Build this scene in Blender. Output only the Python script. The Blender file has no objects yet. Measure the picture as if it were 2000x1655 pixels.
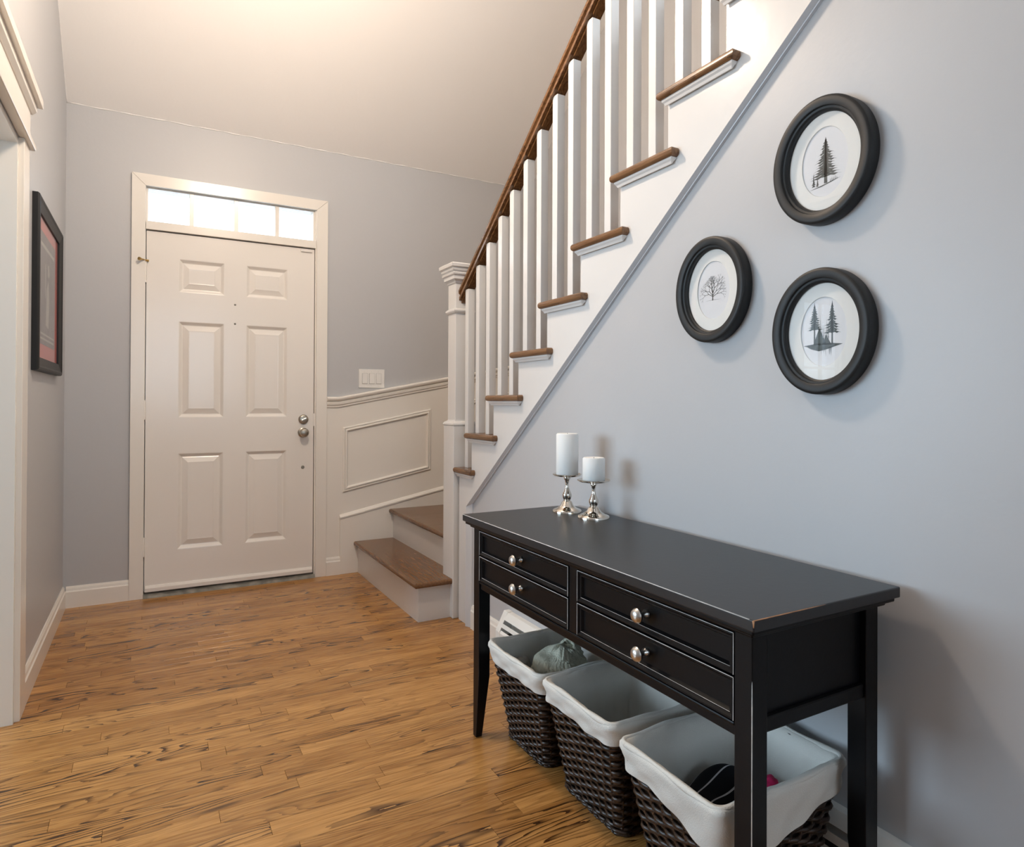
import bpy, bmesh, math, random
from mathutils import Vector, Matrix
random.seed(7)
sc = bpy.context.scene
COL = sc.collection

# ------------------------------------------------------------------ camera
CAM_H = 1.0985
cam = bpy.data.cameras.new('camera'); cam_o = bpy.data.objects.new('camera', cam); COL.objects.link(cam_o)
cam.sensor_fit = 'HORIZONTAL'; cam.sensor_width = 36.0
cam.lens = 1264.65 / 2000 * 36
cam.shift_y = (778.0 - 827.5) / 2000
cam.clip_start = 0.02
def _cam_rot(a, b, c):
    a, b, c = map(math.radians, (a, b, c))
    Rz = Matrix(((math.cos(a), math.sin(a), 0), (-math.sin(a), math.cos(a), 0), (0, 0, 1)))
    B = Matrix(((1, 0, 0), (0, 0, -1), (0, 1, 0)))
    Rx = Matrix(((1, 0, 0), (0, math.cos(b), -math.sin(b)), (0, math.sin(b), math.cos(b))))
    Rr = Matrix(((math.cos(c), -math.sin(c), 0), (math.sin(c), math.cos(c), 0), (0, 0, 1)))
    M = Rr @ Rx @ B @ Rz
    return Matrix((M[0], -M[1], -M[2])).transposed()
cam_o.matrix_world = Matrix.Translation((0, 0, CAM_H)) @ _cam_rot(-29.096, -0.3069, 0.2558).to_4x4()
sc.camera = cam_o

# ------------------------------------------------------------------ world, lights, exposure
w = bpy.data.worlds.new('daylight'); sc.world = w; w.use_nodes = True
w.node_tree.nodes['Background'].inputs[0].default_value = (0.80, 0.90, 1.0, 1)
w.node_tree.nodes['Background'].inputs[1].default_value = 3.0
vs = sc.view_settings
vs.view_transform = 'Standard'; vs.look = 'None'; vs.gamma = 1.0; vs.use_curve_mapping = False
vs.exposure = 0.10
sc.cycles.max_bounces = 8; sc.cycles.diffuse_bounces = 4; sc.cycles.caustics_reflective = False; sc.cycles.caustics_refractive = False
def area(name, loc, target, sx, sy, power, color):
    l = bpy.data.lights.new(name, 'AREA'); l.shape = 'RECTANGLE'; l.size = sx; l.size_y = sy
    l.energy = power; l.color = color
    o = bpy.data.objects.new(name, l); COL.objects.link(o); o.location = loc
    o.rotation_euler = (Vector(target) - Vector(loc)).to_track_quat('-Z', 'Y').to_euler()
    return o
area('window_daylight', (-3.75, 2.75, 1.45), (0, 2.2, 1.2), 2.5, 1.55, 130, (0.60, 0.81, 1.0))
area('rear_window_daylight', (0.35, -2.50, 1.75), (0.6, 2.0, 1.6), 1.5, 1.5, 14, (0.60, 0.80, 1.0))  # general fill from behind, at the added rear window
area('stair_window_daylight', (2.66, 0.75, 3.85), (-0.4, 2.6, 1.9), 1.15, 1.0, 26, (0.88, 0.95, 1.0))  # cool fill through an added high window, brightens the left wall

# ------------------------------------------------------------------ materials
def mat(name, color, rough=0.5, metal=0.0, spec=0.5, bump=0.0, bscale=60, var=0.0, vscale=6, coat=0.0):
    m = bpy.data.materials.new(name); m.use_nodes = True
    nt = m.node_tree; p = nt.nodes['Principled BSDF']
    p.inputs['Base Color'].default_value = (*color, 1); p.inputs['Roughness'].default_value = rough
    p.inputs['Metallic'].default_value = metal; p.inputs['Specular IOR Level'].default_value = spec
    p.inputs['Coat Weight'].default_value = coat; p.inputs['Coat Roughness'].default_value = 0.1
    geo = nt.nodes.new('ShaderNodeNewGeometry')
    if bump:
        n = nt.nodes.new('ShaderNodeTexNoise'); n.inputs['Scale'].default_value = bscale; n.inputs['Detail'].default_value = 3
        b = nt.nodes.new('ShaderNodeBump'); b.inputs['Strength'].default_value = bump; b.inputs['Distance'].default_value = 0.01
        nt.links.new(geo.outputs['Position'], n.inputs['Vector']); nt.links.new(n.outputs['Fac'], b.inputs['Height'])
        nt.links.new(b.outputs['Normal'], p.inputs['Normal'])
    if var:
        n = nt.nodes.new('ShaderNodeTexNoise'); n.inputs['Scale'].default_value = vscale; n.inputs['Detail'].default_value = 4
        r = nt.nodes.new('ShaderNodeValToRGB')
        r.color_ramp.elements[0].position = 0.3; r.color_ramp.elements[1].position = 0.7
        r.color_ramp.elements[0].color = (*[c * (1 - var) for c in color], 1)
        r.color_ramp.elements[1].color = (*[min(1, c * (1 + var)) for c in color], 1)
        nt.links.new(geo.outputs['Position'], n.inputs['Vector']); nt.links.new(n.outputs['Fac'], r.inputs['Fac'])
        nt.links.new(r.outputs['Color'], p.inputs['Base Color'])
    return m

def glass_mat(name, tint=(1, 1, 1), ior=1.5, rough=0.0):
    m = bpy.data.materials.new(name); m.use_nodes = True; nt = m.node_tree; nt.nodes.clear()
    out = nt.nodes.new('ShaderNodeOutputMaterial'); mix = nt.nodes.new('ShaderNodeMixShader')
    t = nt.nodes.new('ShaderNodeBsdfTransparent'); t.inputs[0].default_value = (*tint, 1)
    g = nt.nodes.new('ShaderNodeBsdfGlossy'); g.inputs['Roughness'].default_value = rough
    f = nt.nodes.new('ShaderNodeFresnel'); f.inputs[0].default_value = 1.5
    ge = nt.nodes.new('ShaderNodeNewGeometry'); io = nt.nodes.new('ShaderNodeMapRange')   # thin pane: same reflectance from both faces
    io.inputs[3].default_value = ior; io.inputs[4].default_value = 1 / ior
    nt.links.new(ge.outputs['Backfacing'], io.inputs[0]); nt.links.new(io.outputs[0], f.inputs[0])
    nt.links.new(f.outputs[0], mix.inputs[0]); nt.links.new(t.outputs[0], mix.inputs[1]); nt.links.new(g.outputs[0], mix.inputs[2])
    nt.links.new(mix.outputs[0], out.inputs[0])
    return m

def wood_mat(name, dark, mid, light, axis=0, rough=0.3, scale=1.0, rnd=True, per_obj=0.35, line=0.55, coat=0.0, darkspan=(0.0, 1.0)):
    """oak: long grain along the given world axis, cathedral rings, fine pores; each piece differs"""
    m = bpy.data.materials.new(name); m.use_nodes = True; nt = m.node_tree; N = nt.nodes; L = nt.links
    p = N['Principled BSDF']; p.inputs['Roughness'].default_value = rough
    p.inputs['Coat Weight'].default_value = coat; p.inputs['Coat Roughness'].default_value = 0.12
    geo = N.new('ShaderNodeNewGeometry'); oi = N.new('ShaderNodeObjectInfo')
    comb = N.new('ShaderNodeCombineXYZ')
    for i in range(3):
        mu = N.new('ShaderNodeMath'); mu.operation = 'MULTIPLY'; mu.inputs[1].default_value = (37.0, 23.0, 11.0)[i]
        L.new(oi.outputs['Random'], mu.inputs[0]); L.new(mu.outputs[0], comb.inputs[i])
    add = N.new('ShaderNodeVectorMath'); add.operation = 'ADD'
    L.new(geo.outputs['Position'], add.inputs[0])
    if rnd: L.new(comb.outputs[0], add.inputs[1])
    def mapped(s_long, s_cross):
        mp = N.new('ShaderNodeMapping')
        s = [s_cross] * 3; s[axis] = s_long
        mp.inputs['Scale'].default_value = s; L.new(add.outputs[0], mp.inputs['Vector']); return mp
    # cathedral figure: iso-bands of a stretched noise
    a = N.new('ShaderNodeTexNoise'); a.inputs['Scale'].default_value = 1.0; a.inputs['Detail'].default_value = 1.5
    a.inputs['Roughness'].default_value = 0.4
    L.new(mapped(1.5 * scale, 13 * scale).outputs[0], a.inputs['Vector'])
    mul = N.new('ShaderNodeMath'); mul.operation = 'MULTIPLY'; mul.inputs[1].default_value = 17.0; L.new(a.outputs['Fac'], mul.inputs[0])
    fine = N.new('ShaderNodeTexNoise'); fine.inputs['Scale'].default_value = 1.0; fine.inputs['Detail'].default_value = 4
    L.new(mapped(9 * scale, 120 * scale).outputs[0], fine.inputs['Vector'])
    fadd = N.new('ShaderNodeMath'); fadd.operation = 'MULTIPLY_ADD'; fadd.inputs[1].default_value = 0.6; L.new(fine.outputs['Fac'], fadd.inputs[0]); L.new(mul.outputs[0], fadd.inputs[2])
    fr = N.new('ShaderNodeMath'); fr.operation = 'FRACT'; L.new(fadd.outputs[0], fr.inputs[0])
    ramp = N.new('ShaderNodeValToRGB'); e = ramp.color_ramp.elements
    e[0].position = 0.0; e[0].color = (1, 1, 1, 1)
    e[1].position = 1.0; e[1].color = (0.0, 0.0, 0.0, 1)
    x = e.new(0.62); x.color = (0.82, 0.82, 0.82, 1)
    x = e.new(0.88); x.color = (0.25, 0.25, 0.25, 1)
    x = e.new(0.97); x.color = (0.1, 0.1, 0.1, 1)
    L.new(fr.outputs[0], ramp.inputs[0])
    # where the figure is strong
    amt = N.new('ShaderNodeTexNoise'); amt.inputs['Scale'].default_value = 1.0; amt.inputs['Detail'].default_value = 1
    L.new(mapped(1.6 * scale, 9 * scale).outputs[0], amt.inputs['Vector'])
    ar = N.new('ShaderNodeMapRange'); ar.inputs[1].default_value = 0.42; ar.inputs[2].default_value = 0.68
    ar.inputs[3].default_value = 0.22; ar.inputs[4].default_value = line * 1.6; L.new(amt.outputs['Fac'], ar.inputs[0])
    inv = N.new('ShaderNodeMath'); inv.operation = 'SUBTRACT'; inv.inputs[0].default_value = 1.0; L.new(ramp.outputs[0], inv.inputs[1])
    st = N.new('ShaderNodeMath'); st.operation = 'MULTIPLY'; st.use_clamp = True; L.new(inv.outputs[0], st.inputs[0]); L.new(ar.outputs[0], st.inputs[1])
    # base tone: fine streaks plus a tone for each piece
    br = N.new('ShaderNodeMapRange'); br.inputs[1].default_value = 0.3; br.inputs[2].default_value = 0.72; L.new(fine.outputs['Fac'], br.inputs[0])
    om = N.new('ShaderNodeMath'); om.operation = 'MULTIPLY_ADD'; om.inputs[1].default_value = per_obj; om.inputs[2].default_value = -per_obj * 0.5
    L.new(oi.outputs['Random'], om.inputs[0])
    tone = N.new('ShaderNodeMath'); tone.operation = 'ADD'; tone.use_clamp = True; L.new(br.outputs[0], tone.inputs[0]); L.new(om.outputs[0], tone.inputs[1])
    mx = N.new('ShaderNodeMix'); mx.data_type = 'RGBA'; mx.inputs[6].default_value = (*mid, 1); mx.inputs[7].default_value = (*light, 1)
    L.new(tone.outputs[0], mx.inputs[0])
    mx2 = N.new('ShaderNodeMix'); mx2.data_type = 'RGBA'; mx2.inputs[7].default_value = (*dark, 1)
    L.new(mx.outputs[2], mx2.inputs[6]); L.new(st.outputs[0], mx2.inputs[0])
    L.new(mx2.outputs[2], p.inputs['Base Color'])
    b = N.new('ShaderNodeBump'); b.inputs['Strength'].default_value = 0.12; b.inputs['Distance'].default_value = 0.002
    L.new(st.outputs[0], b.inputs['Height']); b.invert = True; L.new(b.outputs[0], p.inputs['Normal'])
    return m

M = {}
M['wall'] = mat('blue_grey_paint', (0.486, 0.490, 0.500), 0.42, bump=0.04, bscale=45)
M['wall2'] = mat('side_room_paint', (0.62, 0.62, 0.60), 0.6)
M['ceiling'] = mat('cream_ceiling_paint', (0.82, 0.81, 0.80), 0.6, bump=0.05, bscale=40)
M['trim'] = mat('white_gloss_trim', (0.80, 0.765, 0.705), 0.22, bump=0.02, bscale=30)
M['door'] = mat('white_door_paint', (0.80, 0.765, 0.715), 0.20, bump=0.03, bscale=18)
M['stair_white'] = mat('stair_white_gloss', (0.70, 0.69, 0.675), 0.20, bump=0.06, bscale=14)
M['trim_grey'] = mat('pale_grey_trim', (0.60, 0.605, 0.62), 0.3)
M['gap'] = mat('dark_gap', (0.05, 0.04, 0.03), 0.8)
M['floor'] = wood_mat('oak_floor', (0.055, 0.021, 0.006), (0.335, 0.150, 0.038), (0.560, 0.282, 0.086), 0, 0.24, per_obj=0.70, line=0.90)
M['tread'] = wood_mat('oak_tread', (0.040, 0.018, 0.008), (0.135, 0.062, 0.024), (0.225, 0.112, 0.047), 1, 0.24, per_obj=0.2)
M['treadx'] = wood_mat('oak_tread_across', (0.040, 0.018, 0.008), (0.135, 0.062, 0.024), (0.225, 0.112, 0.047), 0, 0.24, per_obj=0.2)
M['rail'] = wood_mat('stained_rail', (0.040, 0.017, 0.006), (0.120, 0.054, 0.020), (0.225, 0.110, 0.045), 1, 0.18, per_obj=0.1)
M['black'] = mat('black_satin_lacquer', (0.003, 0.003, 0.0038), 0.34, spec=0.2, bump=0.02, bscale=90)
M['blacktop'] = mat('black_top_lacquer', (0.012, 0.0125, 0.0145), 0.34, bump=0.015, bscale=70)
M['rubbed'] = mat('rubbed_edge', (0.66, 0.64, 0.61), 0.45, var=0.3, vscale=30)  # worn paint plus edge highlights, painted in as one pale tone
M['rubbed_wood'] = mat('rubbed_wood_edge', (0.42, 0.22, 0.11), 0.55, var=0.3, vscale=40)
M['nickel'] = mat('brushed_nickel', (0.62, 0.59, 0.55), 0.28, 1.0)
M['chrome'] = mat('polished_nickel', (0.72, 0.67, 0.60), 0.07, 1.0)
M['oldnickel'] = mat('dull_nickel', (0.42, 0.38, 0.32), 0.32, 1.0)
M['brass'] = mat('brass', (0.55, 0.38, 0.15), 0.3, 1.0)
M['alu'] = mat('threshold_aluminium', (0.20, 0.19, 0.165), 0.6, 0.3, var=0.4, vscale=20)
M['wax'] = mat('white_wax', (0.83, 0.83, 0.81), 0.55)
M['wax'].node_tree.nodes['Principled BSDF'].inputs['Subsurface Weight'].default_value = 0.15
M['wax'].node_tree.nodes['Principled BSDF'].inputs['Subsurface Radius'].default_value = (0.01, 0.008, 0.006)
M['wicker'] = mat('dark_wicker', (0.032, 0.018, 0.012), 0.32, var=0.75, vscale=35)
M['wicker_in'] = mat('dark_wicker_core', (0.010, 0.006, 0.004), 0.7)
M['linen'] = mat('linen_liner', (0.70, 0.68, 0.63), 0.9, spec=0.1, bump=0.25, bscale=420)
M['heater'] = mat('heater_enamel', (0.78, 0.77, 0.73), 0.35)
M['plate'] = mat('switch_plastic', (0.80, 0.79, 0.76), 0.35)
M['frame'] = mat('black_picture_frame', (0.009, 0.009, 0.009), 0.5, spec=0.4)
M['matboard'] = mat('white_mat_board', (0.80, 0.80, 0.77), 0.8)
M['paper'] = mat('art_paper', (0.73, 0.74, 0.76), 0.8)
M['ink'] = mat('grey_ink', (0.085, 0.09, 0.085), 0.8)
M['inkdark'] = mat('green_black_ink', (0.05, 0.065, 0.065), 0.8)
M['inklight'] = mat('light_ink', (0.19, 0.195, 0.20), 0.8)
M['pinkmat'] = mat('rose_mat_board', (0.68, 0.17, 0.15), 0.8)
M['poster'] = mat('grey_poster', (0.22, 0.19, 0.18), 0.7, var=0.25, vscale=14)
M['posterpale'] = mat('poster_pale_print', (0.50, 0.45, 0.42), 0.7)
M['glass'] = glass_mat('clear_glass')
M['arglass'] = glass_mat('low_reflection_glass', ior=1.12)
M['winglass'] = glass_mat('window_glass', (0.97, 0.99, 1.0))
M['sage'] = mat('sage_knit', (0.52, 0.51, 0.41), 0.95, spec=0.1, bump=0.45, bscale=230)
M['greyknit'] = mat('grey_knit', (0.24, 0.225, 0.20), 0.95, spec=0.1, bump=0.5, bscale=260)
M['blackcloth'] = mat('black_cloth', (0.008, 0.008, 0.010), 0.9, spec=0.15)
M['whitecloth'] = mat('white_stripe_cloth', (0.45, 0.45, 0.46), 0.9)
M['pink'] = mat('magenta_cloth', (0.55, 0.01, 0.10), 0.8)
M['lampglass'] = mat('opal_glass', (0.9, 0.85, 0.75), 0.4)
M['lampglass'].node_tree.nodes['Principled BSDF'].inputs['Emission Color'].default_value = (1, 0.72, 0.45, 1)
M['lampglass'].node_tree.nodes['Principled BSDF'].inputs['Emission Strength'].default_value = 6.0
M['bronze'] = mat('dark_bronze', (0.05, 0.04, 0.03), 0.4, 0.9)

# ------------------------------------------------------------------ helpers
def wloc(o):
    v = Vector((0, 0, 0))
    while o is not None:
        v += o.location; o = o.parent
    return v
def empty(name, loc, kind=None):
    o = bpy.data.objects.new(name, None); COL.objects.link(o); o.location = loc
    o.empty_display_size = 0.1
    if kind: o['kind'] = kind
    return o
def tag(o, label, cat, group=None):
    o['label'] = label; o['category'] = cat
    if group: o['group'] = group
    return o
def link(name, bm, m, parent=None, smooth=False, kind=None, recalc=True):
    if recalc: bmesh.ops.recalc_face_normals(bm, faces=bm.faces)
    vsx = [v.co for v in bm.verts]
    lo = Vector((min(v[i] for v in vsx) for i in range(3))); hi = Vector((max(v[i] for v in vsx) for i in range(3)))
    c = (lo + hi) / 2
    for v in bm.verts: v.co -= c
    me = bpy.data.meshes.new(name); bm.to_mesh(me); bm.free()
    for mm in (m if isinstance(m, (list, tuple)) else [m]): me.materials.append(mm)
    if smooth:
        for f in me.polygons: f.use_smooth = True
    o = bpy.data.objects.new(name, me); COL.objects.link(o)
    o.parent = parent
    o.location = c - (wloc(parent) if parent else Vector((0, 0, 0)))
    if kind: o['kind'] = kind
    return o
def bm_box(bm, lo, hi):
    lo, hi = Vector(lo), Vector(hi)
    vs_ = [bm.verts.new((x, y, z)) for x in (lo.x, hi.x) for y in (lo.y, hi.y) for z in (lo.z, hi.z)]
    for f in ((0, 1, 3, 2), (4, 6, 7, 5), (0, 4, 5, 1), (2, 3, 7, 6), (0, 2, 6, 4), (1, 5, 7, 3)):
        bm.faces.new([vs_[i] for i in f])
def bevel(bm, w_, seg=2):
    if w_: bmesh.ops.bevel(bm, geom=list(bm.edges), offset=w_, segments=seg, affect='EDGES', profile=0.5, clamp_overlap=True)
def box(name, lo, hi, m, parent=None, bev=0.0, seg=2, kind=None):
    bm = bmesh.new(); bm_box(bm, lo, hi); bevel(bm, bev, seg)
    return link(name, bm, m, parent, kind=kind)
def boxes(name, lst, m, parent=None, kind=None):
    bm = bmesh.new()
    for lo, hi in lst: bm_box(bm, lo, hi)
    return link(name, bm, m, parent, kind=kind)
def bm_prism(bm, poly, axis, a, b):
    """poly: 2D points in the plane of the two other axes (cyclic order x<y<z), extruded a..b along axis"""
    ax = [i for i in range(3) if i != axis]
    def P(p, t):
        v = [0, 0, 0]; v[ax[0]] = p[0]; v[ax[1]] = p[1]; v[axis] = t; return v
    A = [bm.verts.new(P(p, a)) for p in poly]; B = [bm.verts.new(P(p, b)) for p in poly]
    n = len(poly)
    bm.faces.new(A); bm.faces.new(list(reversed(B)))
    for i in range(n): bm.faces.new((A[i], B[i], B[(i + 1) % n], A[(i + 1) % n]))
def prism(name, poly, axis, a, b, m, parent=None, bev=0.0, kind=None, seg=2):
    bm = bmesh.new(); bm_prism(bm, poly, axis, a, b); bevel(bm, bev, seg)
    return link(name, bm, m, parent, kind=kind)
def bm_lathe(bm, prof, seg=32, axis=2, center=(0, 0, 0), sx=1.0, sy=1.0):
    """prof: (r, h) pairs; turned about axis through center"""
    c = Vector(center); rings = []
    ax = [i for i in range(3) if i != axis]
    for r, h in prof:
        ring = []
        for k in range(seg):
            t = 2 * math.pi * k / seg; v = [0, 0, 0]
            v[ax[0]] = r * math.cos(t) * sx; v[ax[1]] = r * math.sin(t) * sy; v[axis] = h
            ring.append(bm.verts.new(Vector(v) + c))
        rings.append(ring)
    for i in range(len(rings) - 1):
        for k in range(seg):
            bm.faces.new((rings[i][k], rings[i][(k + 1) % seg], rings[i + 1][(k + 1) % seg], rings[i + 1][k]))
    if prof[0][0] > 1e-6: bm.faces.new(rings[0])
    if prof[-1][0] > 1e-6: bm.faces.new(list(reversed(rings[-1])))
    bmesh.ops.remove_doubles(bm, verts=bm.verts, dist=1e-6)
def lathe(name, prof, m, parent=None, seg=32, axis=2, center=(0, 0, 0), smooth=True, **kw):
    bm = bmesh.new(); bm_lathe(bm, prof, seg, axis, center, **kw)
    o = link(name, bm, m, parent, smooth=smooth)
    if smooth: sharp(o)
    return o
def sharp(o, ang=40):
    me = o.data; bm = bmesh.new(); bm.from_mesh(me)
    for e in bm.edges:
        if len(e.link_faces) == 2 and e.calc_face_angle(0) > math.radians(ang): e.smooth = False
    bm.to_mesh(me); bm.free()
def bm_tube(bm, pts, r, seg=6, caps=True):
    pts = [Vector(p) for p in pts]; rings = []
    for i, p in enumerate(pts):
        t = (pts[min(i + 1, len(pts) - 1)] - pts[max(i - 1, 0)]).normalized()
        up = Vector((0, 0, 1)) if abs(t.z) < 0.9 else Vector((1, 0, 0))
        a = t.cross(up).normalized(); b = a.cross(t)
        rr = r[i] if isinstance(r, (list, tuple)) else r
        rings.append([bm.verts.new(p + (a * math.cos(2 * math.pi * k / seg) + b * math.sin(2 * math.pi * k / seg)) * rr) for k in range(seg)])
    for i in range(len(rings) - 1):
        for k in range(seg):
            bm.faces.new((rings[i][k], rings[i][(k + 1) % seg], rings[i + 1][(k + 1) % seg], rings[i + 1][k]))
    if caps: bm.faces.new(rings[0]); bm.faces.new(list(reversed(rings[-1])))
def inset_poly(poly, d):
    """inward offset of a convex polygon"""
    n = len(poly); area2 = sum(poly[i][0] * poly[(i + 1) % n][1] - poly[(i + 1) % n][0] * poly[i][1] for i in range(n))
    s = 1 if area2 > 0 else -1; out = []
    for i in range(n):
        p0, p1, p2 = (Vector(poly[i - 1]), Vector(poly[i]), Vector(poly[(i + 1) % n]))
        e1 = (p1 - p0).normalized(); e2 = (p2 - p1).normalized()
        n1 = Vector((-e1.y, e1.x)) * s; n2 = Vector((-e2.y, e2.x)) * s
        k = (n1 + n2) / (1 + n1.dot(n2)); out.append(tuple(p1 + k * d))
    return out
def bm_rings(bm, poly, prof, axis, cap=True):
    """prof: (inset, position along axis); rings of the polygon joined in order"""
    ax = [i for i in range(3) if i != axis]; rings = []
    for d, t in prof:
        ring = []
        for p in (inset_poly(poly, d) if d else poly):
            v = [0, 0, 0]; v[ax[0]] = p[0]; v[ax[1]] = p[1]; v[axis] = t; ring.append(bm.verts.new(v))
        rings.append(ring)
    n = len(poly)
    for i in range(len(rings) - 1):
        for k in range(n): bm.faces.new((rings[i][k], rings[i][(k + 1) % n], rings[i + 1][(k + 1) % n], rings[i + 1][k]))
    if cap: bm.faces.new(rings[-1])
def rings(name, poly, prof, axis, m, parent=None, cap=True):
    bm = bmesh.new(); bm_rings(bm, poly, prof, axis, cap)
    return link(name, bm, m, parent)
def rect(a0, a1, b0, b1): return [(a0, b0), (a1, b0), (a1, b1), (a0, b1)]

# ------------------------------------------------------------------ the room
XL, XR, XS, YB = -0.403, 1.369, 2.443, 4.130     # left wall, wall under the stairs, far stair wall, door wall
YR = -2.6
CZ, CS = 2.672, 0.85                              # spring height and slope of the vaulted ceiling
YF = YB - (4.8 - CZ) / CS
floor = box('floor', (-4.2, YR, -0.06), (XS + 0.12, YB + 0.2, -0.019), M['floor'], kind='structure')
# oak strips: each board a part of the floor
unit = bmesh.new(); bm_box(unit, (-0.5, -0.0284, -0.019), (0.5, 0.0284, 0.0)); 
plank_me = bpy.data.meshes.new('plank')
top_e = [e for e in unit.edges if all(v.co.z > -0.001 for v in e.verts)]
bmesh.ops.bevel(unit, geom=top_e, offset=0.0006, segments=1, affect='EDGES')
bmesh.ops.recalc_face_normals(unit, faces=unit.faces)
unit.to_mesh(plank_me); unit.free(); plank_me.materials.append(M['floor'])
PW = 0.0572; fl = wloc(floor)
y = YB - PW / 2; rown = 0
rest = []
while y > YR:
    big = y > 1.0
    x0, x1 = (-0.60, XR + 0.03) if big else (-0.60, XR)
    x = x0 - random.uniform(0, 0.5)
    while x < x1:
        ln = random.choice((0.32, 0.45, 0.6, 0.75, 0.95, 1.2)) * random.uniform(0.85, 1.15)
        a, b = max(x, x0), min(x + ln, x1)
        x += ln
        if b - a < 0.04: continue
        if big:
            o = bpy.data.objects.new('plank', plank_me); COL.objects.link(o); o.parent = floor
            o.location = Vector(((a + b) / 2, y, 0)) - fl; o.scale = ((b - a - 0.0007), 1, 1)
        else: rest.append((a, b, y))
    y -= PW
bm = bmesh.new()
for a, b, yy in rest: bm_box(bm, (a, yy - 0.0284, -0.019), (b - 0.0007, yy + 0.0284, 0))
yy = YB - PW / 2
while yy > YR:
    xx = -4.2
    while xx < -0.6:
        ln = random.uniform(0.4, 1.4); bm_box(bm, (xx, yy - 0.0284, -0.019), (min(xx + ln, -0.6) - 0.0007, yy + 0.0284, 0)); xx += ln
    yy -= PW
link('far_planks', bm, M['floor'], floor, kind='stuff')

# door wall, with the opening for the door and its transom
DX0, DX1 = -0.040, 0.898
boxes('wall_back', [((XL - 0.12, YB, 0), (DX0, YB + 0.14, 4.9)), ((DX1, YB, 0), (XS + 0.12, YB + 0.14, 4.9)),
                    ((DX0, YB, 2.295), (DX1, YB + 0.14, 4.9))], M['wall'], kind='structure')
# left wall with the cased opening to the side room
OY1, OY0, OZ = 2.745, 1.10, 1.985
boxes('wall_left', [((XL - 0.13, OY1, 0), (XL, YB, 4.9)), ((XL - 0.13, OY0, OZ), (XL, OY1, 4.9)),
                    ((XL - 0.13, YR, 0), (XL, OY0, 4.9))], M['wall'], kind='structure')
# wall below the stairs: everything under the sloping trim line
TR0 = (2.884, 0.581); TRS = 0.7706
def trz(y_): return TR0[1] + (TR0[0] - y_) * TRS
def try_(z_): return TR0[0] - (z_ - TR0[1]) / TRS
prism('wall_right', [(2.884, 0), (YR, 0), (YR, 4.9), (try_(2.95), 4.9), (try_(2.95), 2.95), TR0], 0, XR, XR + 0.075, M['wall'], kind='structure')
boxes('wall_stairwell', [((XS, YR, 0), (XS + 0.12, 0.15, 4.9)), ((XS, 1.35, 0), (XS + 0.12, YB, 4.9)), ((XS, 0.15, 0), (XS + 0.12, 1.35, 3.3)), ((XS, 0.15, 4.4), (XS + 0.12, 1.35, 4.9))], M['wall'], kind='structure')
# rear wall with an unseen window added behind the viewer for general fill
RW = (-0.40, 1.10, 1.0, 2.5)
boxes('wall_rear', [((XL - 0.13, YR - 0.14, 0), (RW[0], YR, 4.9)), ((RW[1], YR - 0.14, 0), (XS + 0.12, YR, 4.9)),
                    ((RW[0], YR - 0.14, 0), (RW[1], YR, RW[2])), ((RW[0], YR - 0.14, RW[3]), (RW[1], YR, 4.9))], M['wall'], kind='structure')
prism('ceiling', [(YB + 0.14, CZ - 0.14 * CS), (YB + 0.14, CZ + 0.2), (YF, 5.0), (YR - 0.14, 5.0), (YR - 0.14, 4.8), (YF, 4.8), (YB, CZ)],
      0, XL - 0.13, XS + 0.12, M['ceiling'], kind='structure')
# painted-over caulk bead where the vault meets the walls
bm = bmesh.new(); n = 60
bm_tube(bm, [(XL + (XS - XL) * i / n, YB - 0.001, CZ - 0.001 + 0.0025 * math.sin(i * 1.7) * math.sin(i * .45)) for i in range(n + 1)], [0.0025 + 0.0015 * math.sin(i * 2.3) for i in range(n + 1)], 6)
link('trim_4', bm, M['ceiling'], None, smooth=True, kind='structure')
bm = bmesh.new()
bm_tube(bm, [(XL + 0.001, YB - 1.4 * i / n, CZ + 1.4 * i / n * CS - 0.001 + 0.002 * math.sin(i * 1.9)) for i in range(n + 1)], [0.0025 + 0.0012 * math.sin(i * 2.9) for i in range(n + 1)], 6)
link('trim_5', bm, M['ceiling'], None, smooth=True, kind='structure')
# side room beyond the opening, with its window
SX = -3.6
WY0, WY1, WZ0, WZ1 = 1.50, 4.00, 0.70, 2.20
boxes('wall_side_room', [((SX - 0.12, -0.5, 0), (SX, WY0, 2.6)), ((SX - 0.12, WY1, 0), (SX, YB + 0.1, 2.6)),
                         ((SX - 0.12, WY0, 0), (SX, WY1, WZ0)), ((SX - 0.12, WY0, WZ1), (SX, WY1, 2.6)),
                         ((SX, YB, 0), (-3.5, YB + 0.12, 2.6)), ((-2.85, YB, 0), (-1.95, YB + 0.12, 2.6)), ((-0.60, YB, 0), (XL - 0.13, YB + 0.12, 2.6)), ((-1.95, YB, 0), (-0.60, YB + 0.12, 0.75)), ((-1.95, YB, 2.15), (-0.60, YB + 0.12, 2.6)), ((-3.5, YB, 0), (-2.85, YB + 0.12, 0.75)), ((-3.5, YB, 2.15), (-2.85, YB + 0.12, 2.6)), ((SX, -0.6, 0), (XL - 0.13, -0.5, 2.6))], M['wall2'], kind='structure')
box('ceiling_side_room', (SX - 0.12, -0.6, 2.5), (XL - 0.13, YB + 0.12, 2.62), M['ceiling'], kind='structure')
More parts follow.
